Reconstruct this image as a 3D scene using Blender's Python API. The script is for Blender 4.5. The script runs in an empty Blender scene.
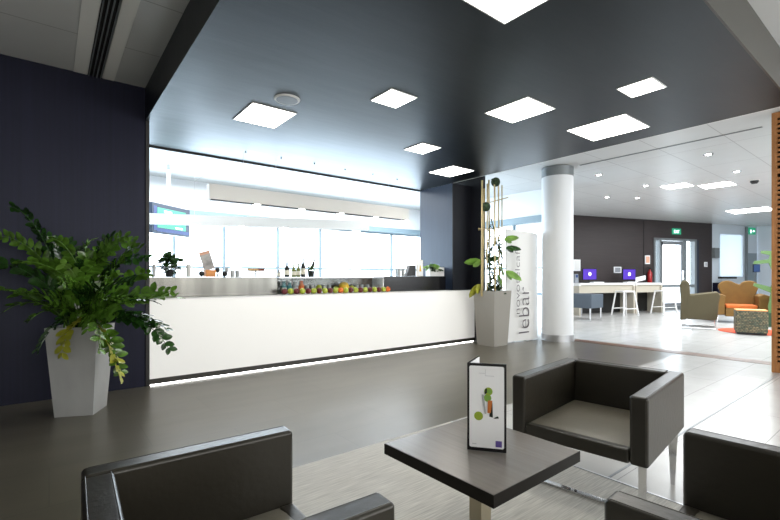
import bpy, math, random
from mathutils import Matrix, Vector
random.seed(7)
sc = bpy.context.scene
COL = sc.collection
R = math.radians
PI = math.pi

# ------------------------------------------------------------------ camera
AX = math.atan2(550, 433)                       # camera heading against the bar's direction (+X)
FW = Vector((math.cos(AX), math.sin(AX), 0)); RT = Vector((math.sin(AX), -math.cos(AX), 0))
cd = bpy.data.cameras.new('camera'); cam = bpy.data.objects.new('camera', cd); COL.objects.link(cam)
cam.location = (0, 0, 1.25)
cam.rotation_euler = (R(90), 0, AX - PI / 2)
cd.sensor_width = 36; cd.lens = 36 * 433 / 780
cd.shift_y = 17 / 780
cd.clip_start = 0.02; cd.clip_end = 300
sc.camera = cam

# ------------------------------------------------------------------ world, lights, exposure
sc.view_settings.view_transform = 'Standard'; sc.view_settings.look = 'None'
sc.view_settings.exposure = 1.42; sc.view_settings.gamma = 1; sc.view_settings.use_curve_mapping = False
w = bpy.data.worlds.new('overcast_sky'); sc.world = w; w.use_nodes = True
wn = w.node_tree.nodes['Background']; wn.inputs[0].default_value = (0.84, 0.92, 1.0, 1); wn.inputs[1].default_value = 2.6

def area(name, loc, rot, sx, sy, energy, col=(1, 1, 1)):
    l = bpy.data.lights.new(name, 'AREA'); l.shape = 'RECTANGLE'; l.size = sx; l.size_y = sy
    l.energy = energy; l.color = col
    o = bpy.data.objects.new(name, l); COL.objects.link(o); o.location = loc; o.rotation_euler = rot
    return o
# added soft fill from behind the camera, where no window is built
area('fill_behind', (2.0, -4.6, 2.0), (R(90), 0, 0), 9, 2.2, 90, (1.0, 0.97, 0.92))
# daylight from the bar room's windows, then added fills
area('daylight_bar_room', (4.5, 10.1, 2.0), (R(-90), 0, 0), 9, 1.4, 150, (0.66, 0.84, 1.0))
area('bar_room_fill', (4.2, 8.6, 3.3), (0, 0, 0), 9, 2.6, 185, (0.93, 0.97, 1.0))  # added fill that brightens the bar room walls, not a fitted lamp
area('lobby_fill', (14.0, 2.2, 3.35), (0, 0, 0), 7, 5, 230, (0.93, 0.97, 1.0))  # added broad fill over the lobby, apart from its panel lamps
area('side_fill', (9.0, -3.5, 2.2), (R(75), 0, R(10)), 7, 2, 110, (0.95, 0.98, 1.0))  # added fill from the unseen right side, no window there

# ------------------------------------------------------------------ materials
MATS = {}
def mat(name, col=(0.5, 0.5, 0.5), rough=0.5, metal=0.0, emit=None, estr=0.0, spec=0.5, noise=None, bump=None, coat=0.0, stint=None):
    if name in MATS: return MATS[name]
    m = bpy.data.materials.new(name); m.use_nodes = True; nt = m.node_tree; b = nt.nodes['Principled BSDF']
    b.inputs['Base Color'].default_value = (*col, 1); b.inputs['Roughness'].default_value = rough
    b.inputs['Metallic'].default_value = metal; b.inputs['Specular IOR Level'].default_value = spec
    b.inputs['Coat Weight'].default_value = coat
    if emit: b.inputs['Emission Color'].default_value = (*emit, 1); b.inputs['Emission Strength'].default_value = estr
    if stint: b.inputs['Specular Tint'].default_value = (*stint, 1)
    tc = nt.nodes.new('ShaderNodeTexCoord')
    if noise:                                   # (scale, amount, stretch) variation of the surface's own colour
        sc_, amt, st = noise
        mp = nt.nodes.new('ShaderNodeMapping'); mp.inputs['Scale'].default_value = st
        n = nt.nodes.new('ShaderNodeTexNoise'); n.inputs['Scale'].default_value = sc_; n.inputs['Detail'].default_value = 5
        r = nt.nodes.new('ShaderNodeMapRange'); r.inputs[1].default_value = 0.3; r.inputs[2].default_value = 0.7
        r.inputs[3].default_value = 1 - amt; r.inputs[4].default_value = 1 + amt
        mx = nt.nodes.new('ShaderNodeMix'); mx.data_type = 'RGBA'; mx.blend_type = 'MULTIPLY'; mx.inputs[0].default_value = 1
        mx.inputs[6].default_value = (*col, 1)
        nt.links.new(tc.outputs['Object'], mp.inputs[0]); nt.links.new(mp.outputs[0], n.inputs[0])
        nt.links.new(n.outputs[0], r.inputs[0]); nt.links.new(r.outputs[0], mx.inputs[7]); nt.links.new(mx.outputs[2], b.inputs['Base Color'])
    if bump:
        sc_, amt, st = bump
        mp = nt.nodes.new('ShaderNodeMapping'); mp.inputs['Scale'].default_value = st
        n = nt.nodes.new('ShaderNodeTexNoise'); n.inputs['Scale'].default_value = sc_; n.inputs['Detail'].default_value = 4
        bp = nt.nodes.new('ShaderNodeBump'); bp.inputs['Strength'].default_value = amt; bp.inputs['Distance'].default_value = 0.01
        nt.links.new(tc.outputs['Object'], mp.inputs[0]); nt.links.new(mp.outputs[0], n.inputs[0])
        nt.links.new(n.outputs[0], bp.inputs['Height']); nt.links.new(bp.outputs[0], b.inputs['Normal'])
    MATS[name] = m
    return m

def tile_mat(name, c1, c2, cm, tw, th, mortar, rough, spec=0.5, offset=0.5, rot=0.0, mott=0.15, streak=(1, 1, 1), nscale=3.0, loc=(0, 0, 0), rvar=0.0):
    m = bpy.data.materials.new(name); m.use_nodes = True; nt = m.node_tree; b = nt.nodes['Principled BSDF']
    tc = nt.nodes.new('ShaderNodeTexCoord'); mp = nt.nodes.new('ShaderNodeMapping'); mp.inputs['Rotation'].default_value[2] = rot
    mp.inputs['Location'].default_value = loc
    br = nt.nodes.new('ShaderNodeTexBrick'); br.offset = offset; br.inputs['Scale'].default_value = 1
    br.inputs['Color1'].default_value = (*c1, 1); br.inputs['Color2'].default_value = (*c2, 1); br.inputs['Mortar'].default_value = (*cm, 1)
    br.inputs['Mortar Size'].default_value = mortar; br.inputs['Brick Width'].default_value = tw; br.inputs['Row Height'].default_value = th
    br.inputs['Mortar Smooth'].default_value = 0.1
    nt.links.new(tc.outputs['Object'], mp.inputs[0]); nt.links.new(mp.outputs[0], br.inputs[0])
    mp2 = nt.nodes.new('ShaderNodeMapping'); mp2.inputs['Scale'].default_value = streak
    n = nt.nodes.new('ShaderNodeTexNoise'); n.inputs['Scale'].default_value = nscale; n.inputs['Detail'].default_value = 6
    r = nt.nodes.new('ShaderNodeMapRange'); r.inputs[1].default_value = 0.3; r.inputs[2].default_value = 0.7
    r.inputs[3].default_value = 1 - mott; r.inputs[4].default_value = 1 + mott
    mx = nt.nodes.new('ShaderNodeMix'); mx.data_type = 'RGBA'; mx.blend_type = 'MULTIPLY'; mx.inputs[0].default_value = 1
    nt.links.new(tc.outputs['Object'], mp2.inputs[0]); nt.links.new(mp2.outputs[0], n.inputs[0]); nt.links.new(n.outputs[0], r.inputs[0])
    nt.links.new(br.outputs[0], mx.inputs[6]); nt.links.new(r.outputs[0], mx.inputs[7]); nt.links.new(mx.outputs[2], b.inputs['Base Color'])
    b.inputs['Roughness'].default_value = rough; b.inputs['Specular IOR Level'].default_value = spec
    if rvar:
        r2 = nt.nodes.new('ShaderNodeMapRange'); r2.inputs[1].default_value = 0.3; r2.inputs[2].default_value = 0.7
        r2.inputs[3].default_value = rough - rvar; r2.inputs[4].default_value = rough + rvar
        nt.links.new(n.outputs[0], r2.inputs[0]); nt.links.new(r2.outputs[0], b.inputs['Roughness'])
    MATS[name] = m
    return m

def glass_mat(name, tint, gloss):
    m = bpy.data.materials.new(name); m.use_nodes = True; nt = m.node_tree
    for n in list(nt.nodes): nt.nodes.remove(n)
    o = nt.nodes.new('ShaderNodeOutputMaterial'); t = nt.nodes.new('ShaderNodeBsdfTransparent'); g = nt.nodes.new('ShaderNodeBsdfGlossy')
    t.inputs[0].default_value = (*tint, 1); g.inputs['Roughness'].default_value = 0.03
    x = nt.nodes.new('ShaderNodeMixShader'); x.inputs[0].default_value = gloss
    nt.links.new(t.outputs[0], x.inputs[1]); nt.links.new(g.outputs[0], x.inputs[2]); nt.links.new(x.outputs[0], o.inputs[0])
    MATS[name] = m
    return m

tile_mat('dark_tiles', (0.112, 0.102, 0.078), (0.102, 0.093, 0.071), (0.08, 0.073, 0.058), 1.2, 0.6, 0.003, 0.30, 0.5, mott=0.12, nscale=2.5, streak=(0.5, 1.6, 1))
tile_mat('pale_tiles', (0.48, 0.475, 0.46), (0.45, 0.445, 0.43), (0.27, 0.265, 0.26), 1.2, 0.42, 0.003, 0.26, 0.5, mott=0.06, nscale=3, rot=0, loc=(0.3, 0.03, 0))
tile_mat('woven_floor', (0.51, 0.495, 0.45), (0.50, 0.485, 0.44), (0.47, 0.455, 0.41), 3.0, 3.0, 0.0, 0.5, 0.4, mott=0.26, nscale=9, streak=(0.6, 14, 1))
tile_mat('ceiling_panels', (0.62, 0.63, 0.63), (0.60, 0.61, 0.61), (0.36, 0.36, 0.36), 1.5, 0.9, 0.006, 0.35, 0.4, mott=0.02, offset=0, rot=0, loc=(0.41, 0.66, 0))
tile_mat('mosaic_fabric', (0.22, 0.17, 0.09), (0.06, 0.08, 0.05), (0.04, 0.035, 0.03), 0.05, 0.035, 0.004, 0.7, mott=0.5, nscale=30)
_nt = MATS['mosaic_fabric'].node_tree; _br = [n for n in _nt.nodes if n.type == 'TEX_BRICK'][0]
_tc = [n for n in _nt.nodes if n.type == 'TEX_COORD'][0]; _sx = _nt.nodes.new('ShaderNodeSeparateXYZ'); _ad = _nt.nodes.new('ShaderNodeMath'); _cx = _nt.nodes.new('ShaderNodeCombineXYZ')
_nt.links.new(_tc.outputs['Object'], _sx.inputs[0]); _nt.links.new(_sx.outputs[0], _ad.inputs[0]); _nt.links.new(_sx.outputs[1], _ad.inputs[1])
_nt.links.new(_ad.outputs[0], _cx.inputs[0]); _nt.links.new(_sx.outputs[2], _cx.inputs[1]); _nt.links.new(_cx.outputs[0], _br.inputs[0])
mat('dark_ceiling', (0.0028, 0.0036, 0.0048), 0.37, spec=0.5, stint=(0.62, 0.82, 1.0), bump=(2.2, 0.25, (0.6, 2.5, 1)), noise=(1.5, 0.15, (1, 2, 1)))
mat('navy_wall', (0.0065, 0.0065, 0.017), 0.42, spec=0.3, stint=(0.75, 0.8, 1.0), noise=(6, 0.25, (6, 6, 0.1)))
mat('blue_wall', (0.016, 0.028, 0.055), 0.4, spec=0.35, noise=(5, 0.08, (4, 4, 0.2)))
mat('black_wall', (0.007, 0.008, 0.013), 0.45, spec=0.3)
mat('brown_wall', (0.035, 0.026, 0.026), 0.5, noise=(4, 0.15, (0.3, 0.3, 6)))
mat('lit_fascia', (0.035, 0.033, 0.026), 0.35)  # dark ceiling's material made lighter, light on this face put into its colour
mat('white_wall', (0.80, 0.82, 0.84), 0.6)
mat('cool_white_wall', (0.66, 0.73, 0.80), 0.55)
mat('pale_blue_trim', (0.20, 0.28, 0.33), 0.5)
mat('column_white', (0.78, 0.80, 0.82), 0.5)
mat('white_gloss', (0.80, 0.80, 0.79), 0.3)
mat('white_matte', (0.84, 0.84, 0.82), 0.6)
mat('luminous_front', (0.80, 0.80, 0.78), 0.35, emit=(1, 0.985, 0.955), estr=0.10)
mat('lamp_panel', (1, 1, 1), 0.5, emit=(1.0, 0.96, 0.88), estr=7)
mat('lamp_panel_far', (1, 1, 1), 0.5, emit=(0.95, 0.98, 1.0), estr=7)
mat('led', (1, 1, 1), 0.5, emit=(1.0, 0.98, 0.95), estr=5)
mat('aluminium', (0.55, 0.56, 0.58), 0.32, metal=0.9)
mat('chrome', (0.75, 0.75, 0.76), 0.12, metal=1)
mat('brushed_steel', (0.17, 0.168, 0.155), 0.25, metal=0.95, noise=(2.2, 0.45, (1.6, 1, 0.05)), bump=(40, 0.08, (8, 1, 0.2)))
mat('warm_steel', (0.42, 0.37, 0.27), 0.3, metal=0.85)
mat('black_gloss', (0.008, 0.008, 0.010), 0.2)
mat('black_matte', (0.012, 0.012, 0.012), 0.5)
mat('dark_plinth', (0.03, 0.028, 0.022), 0.4)
mat('grey_frame', (0.22, 0.24, 0.25), 0.4, metal=0.4)
mat('leather', (0.024, 0.021, 0.015), 0.32, spec=0.5, bump=(45, 0.10, (1, 1, 1)), noise=(3, 0.08, (1, 1, 1)))
mat('seam', (0.035, 0.031, 0.024), 0.45)
mat('leather_seat_sheen', (0.165, 0.150, 0.115), 0.36, spec=0.55, bump=(30, 0.10, (1, 1, 1)), noise=(3, 0.10, (1, 1, 1)))  # same leather lightened, the seat's sheen put into its base colour
mat('table_top', (0.190, 0.170, 0.150), 0.27, spec=0.7, noise=(2, 0.07, (30, 1, 1)))
mat('table_edge', (0.008, 0.006, 0.004), 0.5, spec=0.2)
mat('concrete', (0.34, 0.345, 0.34), 0.5, noise=(4, 0.10, (1, 1, 0.5)), bump=(20, 0.1, (1, 1, 1)))
mat('taupe_planter', (0.30, 0.285, 0.255), 0.45)
mat('soil', (0.03, 0.022, 0.014), 0.9, noise=(40, 0.5, (1, 1, 1)))
mat('leaf', (0.075, 0.170, 0.018), 0.24, spec=0.7, noise=(14, 0.6, (1, 1, 1)))
mat('leaf_dark', (0.018, 0.060, 0.010), 0.22, spec=0.7, noise=(14, 0.6, (1, 1, 1)))
mat('leaf_yellow', (0.35, 0.36, 0.03), 0.4, noise=(9, 0.3, (1, 1, 1)))
mat('leaf_lime', (0.17, 0.33, 0.05), 0.4, noise=(9, 0.3, (1, 1, 1)))
mat('moss', (0.018, 0.04, 0.014), 0.8, noise=(30, 0.6, (1, 1, 1)))
mat('bamboo', (0.46, 0.36, 0.17), 0.45, noise=(5, 0.2, (1, 1, 0.6)))
mat('dark_stem', (0.07, 0.05, 0.03), 0.6)
mat('screen_green', (0.02, 0.16, 0.10), 0.3, emit=(0.05, 0.42, 0.27), estr=0.35)
mat('screen_blue', (0.01, 0.02, 0.10), 0.3, emit=(0.06, 0.16, 0.42), estr=0.15)
mat('tv_bezel', (0.008, 0.022, 0.05), 0.35)
mat('screen_purple', (0.05, 0.02, 0.25), 0.3, emit=(0.10, 0.04, 0.50), estr=0.25)
mat('screen_white', (0.8, 0.8, 0.9), 0.4, emit=(0.8, 0.85, 1), estr=1.0)
mat('apple_red', (0.12, 0.006, 0.010), 0.3); mat('apple_green', (0.42, 0.50, 0.05), 0.3)
mat('fruit_orange', (0.75, 0.16, 0.02), 0.45); mat('fruit_yellow', (0.80, 0.50, 0.03), 0.4)
mat('orange_box', (0.75, 0.30, 0.09), 0.6); mat('pink_paper', (0.72, 0.40, 0.28), 0.6); mat('foil_grey', (0.35, 0.34, 0.33), 0.4, noise=(8, 0.5, (1, 1, 1)))
mat('bottle_dark', (0.01, 0.015, 0.012), 0.15); mat('bottle_olive', (0.12, 0.15, 0.02), 0.15); mat('bottle_teal', (0.05, 0.20, 0.22), 0.2)
mat('label_cream', (0.75, 0.72, 0.6), 0.6); mat('drink_grey', (0.40, 0.42, 0.42), 0.2); mat('bread', (0.55, 0.33, 0.14), 0.7); mat('bread_dark', (0.22, 0.06, 0.03), 0.7)
mat('wood_orange', (0.34, 0.145, 0.045), 0.45, noise=(4, 0.25, (8, 8, 0.7)))
mat('wood_trim', (0.13, 0.058, 0.026), 0.35, noise=(3, 0.3, (0.6, 10, 1)))
mat('slot_black', (0.006, 0.004, 0.003), 0.8)
mat('olive_fabric', (0.085, 0.070, 0.036), 0.8, noise=(30, 0.25, (1, 1, 4)))
mat('mustard_fabric', (0.15, 0.075, 0.010), 0.7, noise=(6, 0.12, (1, 1, 1))); mat('orange_fabric', (0.50, 0.11, 0.012), 0.7)
mat('rug_red', (0.60, 0.065, 0.02), 0.9); mat('cactus_green', (0.085, 0.17, 0.055), 0.55); mat('cactus_dark', (0.02, 0.05, 0.02), 0.6)
mat('blue_grey_fabric', (0.065, 0.085, 0.11), 0.6); mat('grey_door', (0.28, 0.34, 0.38), 0.5)
mat('desk_wood', (0.50, 0.46, 0.38), 0.4); mat('extinguisher_red', (0.35, 0.01, 0.012), 0.3)
mat('sign_green', (0.02, 0.22, 0.12), 0.5, emit=(0.02, 0.35, 0.18), estr=0.3); mat('ink', (0.09, 0.075, 0.09), 0.5)
mat('light_ink', (0.55, 0.57, 0.6), 0.5); mat('purple_ink', (0.12, 0.08, 0.32), 0.5); mat('citrus_green', (0.30, 0.40, 0.03), 0.5); mat('amber', (0.55, 0.16, 0.03), 0.4)
mat('paper', (0.90, 0.91, 0.93), 0.4)
mat('paving', (0.6, 0.6, 0.6), 0.9)
glass_mat('clear_glass', (0.97, 0.99, 1.0), 0.05)
mat('blind', (0.82, 0.86, 0.90), 0.8)
_nt = MATS['blind'].node_tree; _tr = _nt.nodes.new('ShaderNodeBsdfTranslucent'); _tr.inputs[0].default_value = (0.82, 0.88, 0.92, 1); _mx = _nt.nodes.new('ShaderNodeMixShader'); _mx.inputs[0].default_value = 0.6
_nt.links.new(_nt.nodes['Principled BSDF'].outputs[0], _mx.inputs[1]); _nt.links.new(_tr.outputs[0], _mx.inputs[2]); _nt.links.new(_mx.outputs[0], _nt.nodes['Material Output'].inputs[0])
mat('grey_plastic', (0.25, 0.27, 0.3), 0.5)

# ------------------------------------------------------------------ mesh helpers
class MB:
    def __init__(s): s.v = []; s.f = []
    def add(s, vs, fs, M=None):
        n = len(s.v)
        s.v += [tuple(M @ Vector(v)) if M else tuple(v) for v in vs]
        s.f += [tuple(i + n for i in f) for f in fs]
        return s
    def box(s, x0, x1, y0, y1, z0, z1, M=None):
        v = [(x0, y0, z0), (x1, y0, z0), (x1, y1, z0), (x0, y1, z0), (x0, y0, z1), (x1, y0, z1), (x1, y1, z1), (x0, y1, z1)]
        return s.add(v, [(0, 3, 2, 1), (4, 5, 6, 7), (0, 1, 5, 4), (1, 2, 6, 5), (2, 3, 7, 6), (3, 0, 4, 7)], M)
    def tube(s, pts, rad, n=8, M=None):
        pts = [Vector(p) for p in pts]; rads = rad if isinstance(rad, (list, tuple)) else [rad] * len(pts)
        vs = []; fs = []; ref = Vector((0.13, 0.31, 0.94)).normalized()
        for i, p in enumerate(pts):
            t = (pts[min(i + 1, len(pts) - 1)] - pts[max(i - 1, 0)]).normalized()
            a = t.cross(ref)
            if a.length < 0.05: a = t.cross(Vector((1, 0, 0)))
            a.normalize(); b = t.cross(a)
            for k in range(n):
                an = 2 * PI * k / n; vs.append(p + (a * math.cos(an) + b * math.sin(an)) * rads[i])
        for i in range(len(pts) - 1):
            for k in range(n):
                fs.append((i * n + k, i * n + (k + 1) % n, (i + 1) * n + (k + 1) % n, (i + 1) * n + k))
        fs.append(tuple(range(n - 1, -1, -1))); fs.append(tuple((len(pts) - 1) * n + k for k in range(n)))
        return s.add(vs, fs, M)
    def lathe(s, prof, n=16, M=None):
        vs = []; fs = []
        for r, z in prof:
            for k in range(n): a = 2 * PI * k / n; vs.append((r * math.cos(a), r * math.sin(a), z))
        for i in range(len(prof) - 1):
            for k in range(n): fs.append((i * n + k, i * n + (k + 1) % n, (i + 1) * n + (k + 1) % n, (i + 1) * n + k))
        fs.append(tuple(range(n - 1, -1, -1))); fs.append(tuple((len(prof) - 1) * n + k for k in range(n)))
        return s.add(vs, fs, M)
    def prism(s, poly, y0, y1, M=None):          # outline in x,z extruded along y
        n = len(poly)
        v = [(x, y0, z) for x, z in poly] + [(x, y1, z) for x, z in poly]
        f = [tuple(range(n)), tuple(range(2 * n - 1, n - 1, -1))] + [(i, i + n, (i + 1) % n + n, (i + 1) % n) for i in range(n)]
        return s.add(v, f, M)
    def sphere(s, c, r, n=12, M=None, sz=1.0):
        pr = [(max(r * math.sin(PI * i / n), 1e-4), -r * sz * math.cos(PI * i / n)) for i in range(n + 1)]
        T = Matrix.Translation(c)
        return s.lathe(pr, n, (M @ T) if M else T)

def build(name, mb, m, parent=None, bevel=0, smooth=False, loc=None, rotz=0, seg=3):
    me = bpy.data.meshes.new(name); me.from_pydata(mb.v, [], mb.f); me.update()
    me.materials.append(MATS[m] if isinstance(m, str) else m)
    if smooth or bevel:
        for p in me.polygons: p.use_smooth = True
    o = bpy.data.objects.new(name, me); COL.objects.link(o)
    if parent: o.parent = parent
    if loc: o.location = loc; o.rotation_euler = (0, 0, rotz)
    import bmesh
    bm = bmesh.new(); bm.from_mesh(me); bmesh.ops.recalc_face_normals(bm, faces=bm.faces)
    if bevel:
        for e in bm.edges:
            e.smooth = True
    elif smooth:
        for e in bm.edges:
            if len(e.link_faces) == 2 and e.calc_face_angle(0) > R(40): e.smooth = False
    bm.to_mesh(me); bm.free()
    if bevel:
        b = o.modifiers.new('bevel', 'BEVEL'); b.width = bevel; b.segments = seg; b.limit_method = 'ANGLE'; b.harden_normals = True
    return o
def tag(o, label, cat, group=None):
    o['label'] = label; o['category'] = cat
    if group: o['group'] = group
    return o
def thing(name, label, cat, loc=(0, 0, 0), rotz=0, group=None):
    o = bpy.data.objects.new(name, None); COL.objects.link(o); o.empty_display_size = 0.1
    o.location = loc; o.rotation_euler = (0, 0, rotz)
    return tag(o, label, cat, group)
def struct(name, mb, m, **k):
    o = build(name, mb, m, **k); o['kind'] = 'structure'; return o
def dup(root, loc, rotz, label, group=None):
    r = root.copy(); COL.objects.link(r); r.location = loc; r.rotation_euler = (0, 0, rotz); r['label'] = label
    if group: r['group'] = group
    for ch in list(root.children):
        c = ch.copy(); COL.objects.link(c); c.parent = r
        for g in list(ch.children):
            d = g.copy(); COL.objects.link(d); d.parent = c
    return r
def text(name, body, size, m, M, parent, ext=0.001, xs=1.0, bold=0.0, align='LEFT'):
    cu = bpy.data.curves.new(name, 'FONT'); cu.body = body; cu.size = size; cu.extrude = ext; cu.offset = bold; cu.align_x = align
    t = bpy.data.objects.new(name, cu); COL.objects.link(t)
    bpy.context.view_layer.update()
    me = bpy.data.meshes.new_from_object(t.evaluated_get(bpy.context.evaluated_depsgraph_get()))
    bpy.data.objects.remove(t)
    me.transform(M @ Matrix.Diagonal((xs, 1, 1, 1))); me.materials.clear(); me.materials.append(MATS[m]); me.name = name
    o = bpy.data.objects.new(name, me); COL.objects.link(o); o.parent = parent
    return o
T = Matrix.Translation
def RX(a): return Matrix.Rotation(R(a), 4, 'X')
def RY(a): return Matrix.Rotation(R(a), 4, 'Y')
def RZ(a): return Matrix.Rotation(R(a), 4, 'Z')

# ================================================================== STRUCTURE
HC = 3.41; HD = 3.03
struct('floor', MB().box(-6, 8.12, 2.62, 10.6, -0.1, 0), 'dark_tiles')
struct('floor', MB().box(-6, 2.73, -5, 2.62, -0.1, 0), 'woven_floor')
f = MB().box(2.73, 8.12, -5, 2.62, -0.1, 0); f.box(8.12, 24, -5, 11, -0.1, 0)
struct('floor', f, 'pale_tiles')
struct('trim_1', MB().box(8.06, 8.34, 1.38, 4.5, 0.0, 0.004), 'wood_trim')
struct('trim_2', MB().box(2.722, 2.738, -2, 2.62, 0.0, 0.003), 'aluminium')
struct('trim_3', MB().box(2.73, 7.45, 1.27, 1.285, 0.0, 0.002), 'grey_frame')
struct('ground', MB().box(-60, 90, -60, 90, -0.3, -0.12), 'paving')
struct('ceiling', MB().box(-6, 24, -5, 11, HC, HC + 0.1), 'ceiling_panels')
struct('ceiling', MB().box(0.862, 6.0, 0.945, 6.62, HD, HC - 0.002), 'dark_ceiling')
struct('trim_4', MB().box(0.862, 6.0, 0.930, 0.944, HD, HC - 0.002), 'lit_fascia')  # ceiling slab's side face, painted lighter as if lit
struct('trim_5', MB().box(0.862, 6.0, 6.622, 6.65, HD - 0.022, HC - 0.002), 'black_matte')
struct('trim_6', MB().box(6.002, 6.02, 0.92, 6.62, HD, HC - 0.002), 'white_matte')
# walls
struct('wall_left', MB().box(-6, 0.9, 5.62, 5.82, 0, HC - 0.002), 'navy_wall')
struct('trim_7', MB().box(0.868, 0.903, 5.600, 5.822, 0, HC - 0.004), 'black_matte')
struct('wall_far_left', MB().box(-6.2, -6, -5, 5.82, 0, HC), 'white_matte')
struct('wall_back', MB().box(-6, 24, -5.2, -5, 0, HC), 'white_matte')
struct('wall_bar_side', MB().box(-1.2, -1.0, 5.82, 10.6, 0, HC), 'white_wall')
struct('trim_17', MB().box(6.0, 6.501, 5.70, 5.7195, 0, HD - 0.001), 'black_wall')
struct('wall_bar_right', MB().box(6.0, 6.5, 5.72, 6.62, 0, HD - 0.001), 'blue_wall')
struct('wall_bar_end', MB().box(6.502, 6.58, 5.40, 6.62, 0, HC - 0.002), 'black_wall')
YW = 10.4; XW = 9.5
wl = MB().box(-1, XW, YW, YW + 0.2, 0, 0.8).box(-1, XW, YW, YW + 0.2, 2.6, HC)
wl.box(-1, 0.2, YW, YW + 0.2, 0.8, 2.6)
struct('wall_window_side', wl, 'white_wall')
struct('wall_window_end', MB().box(XW, XW + 0.2, 5.6, YW + 0.2, 0, 0.8).box(XW, XW + 0.2, 5.6, YW + 0.2, 2.6, HC), 'white_wall')
struct('trim_8', MB().box(-1, XW, YW - 0.12, YW - 0.002, 2.59, 2.74), 'pale_blue_trim')
struct('trim_9', MB().box(XW - 0.12, XW - 0.002, 5.6, YW - 0.13, 2.60, 2.76), 'pale_blue_trim')
wf = MB().box(0.2, XW, YW + 0.05, YW + 0.1, 0.8, 0.86).box(0.2, XW, YW + 0.05, YW + 0.1, 2.55, 2.6).box(0.2, XW, YW + 0.05, YW + 0.1, 1.45, 1.50)
for x in (0.8, 2.17, 3.25, 4.59, 5.82, 7.06, 8.3): wf.box(x - 0.025, x + 0.025, YW + 0.03, YW + 0.12, 0.8, 2.6)
struct('window_1', wf, 'pale_blue_trim')
struct('trim_10', MB().box(3.34, 3.56, YW - 0.25, YW - 0.125, 0, 2.6).box(6.72, 6.92, YW - 0.25, YW - 0.125, 0, 2.6), 'white_wall')
struct('window_2', MB().box(0.2, XW, YW + 0.07, YW + 0.076, 0.8, 2.6), 'clear_glass')
wf = MB().box(XW + 0.05, XW + 0.1, 5.6, YW, 0.8, 0.86).box(XW + 0.05, XW + 0.1, 5.6, YW, 1.45, 1.5)
for y in (5.65, 6.9, 8.1, 9.3, 10.35): wf.box(XW + 0.03, XW + 0.12, y - 0.025, y + 0.025, 0.8, 2.6)
struct('window_3', wf, 'pale_blue_trim')
struct('window_4', MB().box(XW + 0.07, XW + 0.076, 5.6, YW, 0.8, 2.6), 'clear_glass')

# far lobby wall, in its own direction
WA = Vector((14.336, 7.906, 0)); WROT = -18.19
LW = T(WA) @ RZ(WROT)                                        # +x along the wall, -y into the lobby
struct('wall_lobby', MB().box(-0.6, 3.83, 0, 0.2, 0, HC - 0.002, LW).box(6.14, 7.07, 0, 0.2, 0, HC - 0.002, LW).box(3.83, 6.14, 0, 0.2, 2.74, HC - 0.002, LW), 'brown_wall')
_q = LW @ Vector((-0.6, 0.1, 0)); _p = Vector((9.6, 5.5, 0)); _d = _q - _p
struct('wall_lobby_left', MB().box(0, _d.length - 0.02, 0, 0.15, 0, HC - 0.002, T(_p) @ Matrix.Rotation(math.atan2(_d.y, _d.x), 4, 'Z')), 'white_wall')
struct('wall_lobby_right', MB().box(7.07, 7.55, 0.02, 0.2, 0, HC - 0.002, LW).box(8.95, 9.9, 0.02, 0.2, 0, HC - 0.002, LW).box(7.55, 8.95, 0.02, 0.2, 0, 1.28, LW).box(7.55, 8.95, 0.02, 0.2, 3.0, HC - 0.002, LW), 'cool_white_wall')
struct('wall_lobby_end', MB().box(23.8, 24, -5, 4.9, 0, HC), 'cool_white_wall')
struct('baseboard_lobby', MB().box(-0.6, 3.83, -0.015, -0.001, 0, 0.08, LW), 'black_matte')
struct('trim_11', MB().box(3.32, 3.34, -0.012, -0.001, 0, 3.4, LW), 'black_matte')
# glazed door with side lights
d = MB().box(3.83, 3.90, -0.04, 0.16, 0, 2.74, LW).box(6.02, 6.14, -0.04, 0.16, 0, 2.74, LW).box(3.83, 6.14, -0.04, 0.16, 2.66, 2.74, LW)
d.box(4.14, 4.24, -0.03, 0.15, 0, 2.66, LW).box(5.45, 5.56, -0.03, 0.15, 0, 2.66, LW).box(3.9, 6.02, -0.02, 0.14, 0.0, 0.12, LW).box(3.9, 6.02, -0.02, 0.12, 0.86, 0.95, LW)
door = struct('door_1', d, 'grey_frame')
d = MB().box(4.24, 4.34, 0.02, 0.08, 0.12, 2.64, LW).box(5.33, 5.45, 0.02, 0.08, 0.12, 2.64, LW).box(4.34, 5.33, 0.02, 0.08, 2.5, 2.64, LW).box(4.34, 5.33, 0.02, 0.08, 0.12, 0.25, LW)
build('door_leaf', d, 'aluminium', door)
build('door_pane', MB().box(3.9, 6.02, 0.09, 0.095, 0.12, 2.66, LW), 'clear_glass', door)
build('door_handle', MB().box(5.36, 5.41, -0.06, 0.0, 1.15, 1.5, LW), 'chrome', door)
build('hinge', MB().box(4.20, 4.26, -0.05, -0.031, 2.45, 2.58, LW).box(4.20, 4.26, -0.05, -0.031, 0.8, 0.92, LW).box(4.20, 4.26, -0.05, -0.031, 0.15, 0.3, LW), 'black_matte', door)
struct('trim_12', MB().box(6.142, 6.25, -0.03, -0.001, 0, 2.7, LW), 'blue_wall')
# far right white wall: roller blind window, low navy wall and a grey door
struct('trim_13', MB().box(7.1, 7.7, -0.2, -0.005, 0, 1.02, LW), 'navy_wall')
struct('trim_14', MB().box(7.1, 8.0, -0.35, -0.205, 1.18, 1.26, LW), 'black_matte')
struct('window_5', MB().box(7.5, 9.0, 0.0, 0.006, 1.26, 3.02, LW), 'blind')
dg = struct('door_2', MB().box(9.15, 9.75, -0.06, 0.015, 0, 2.25, LW), 'grey_door')
build('door_frame', MB().box(9.10, 9.15, -0.08, 0.012, 0, 3.35, LW), 'grey_frame', dg)

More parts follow.
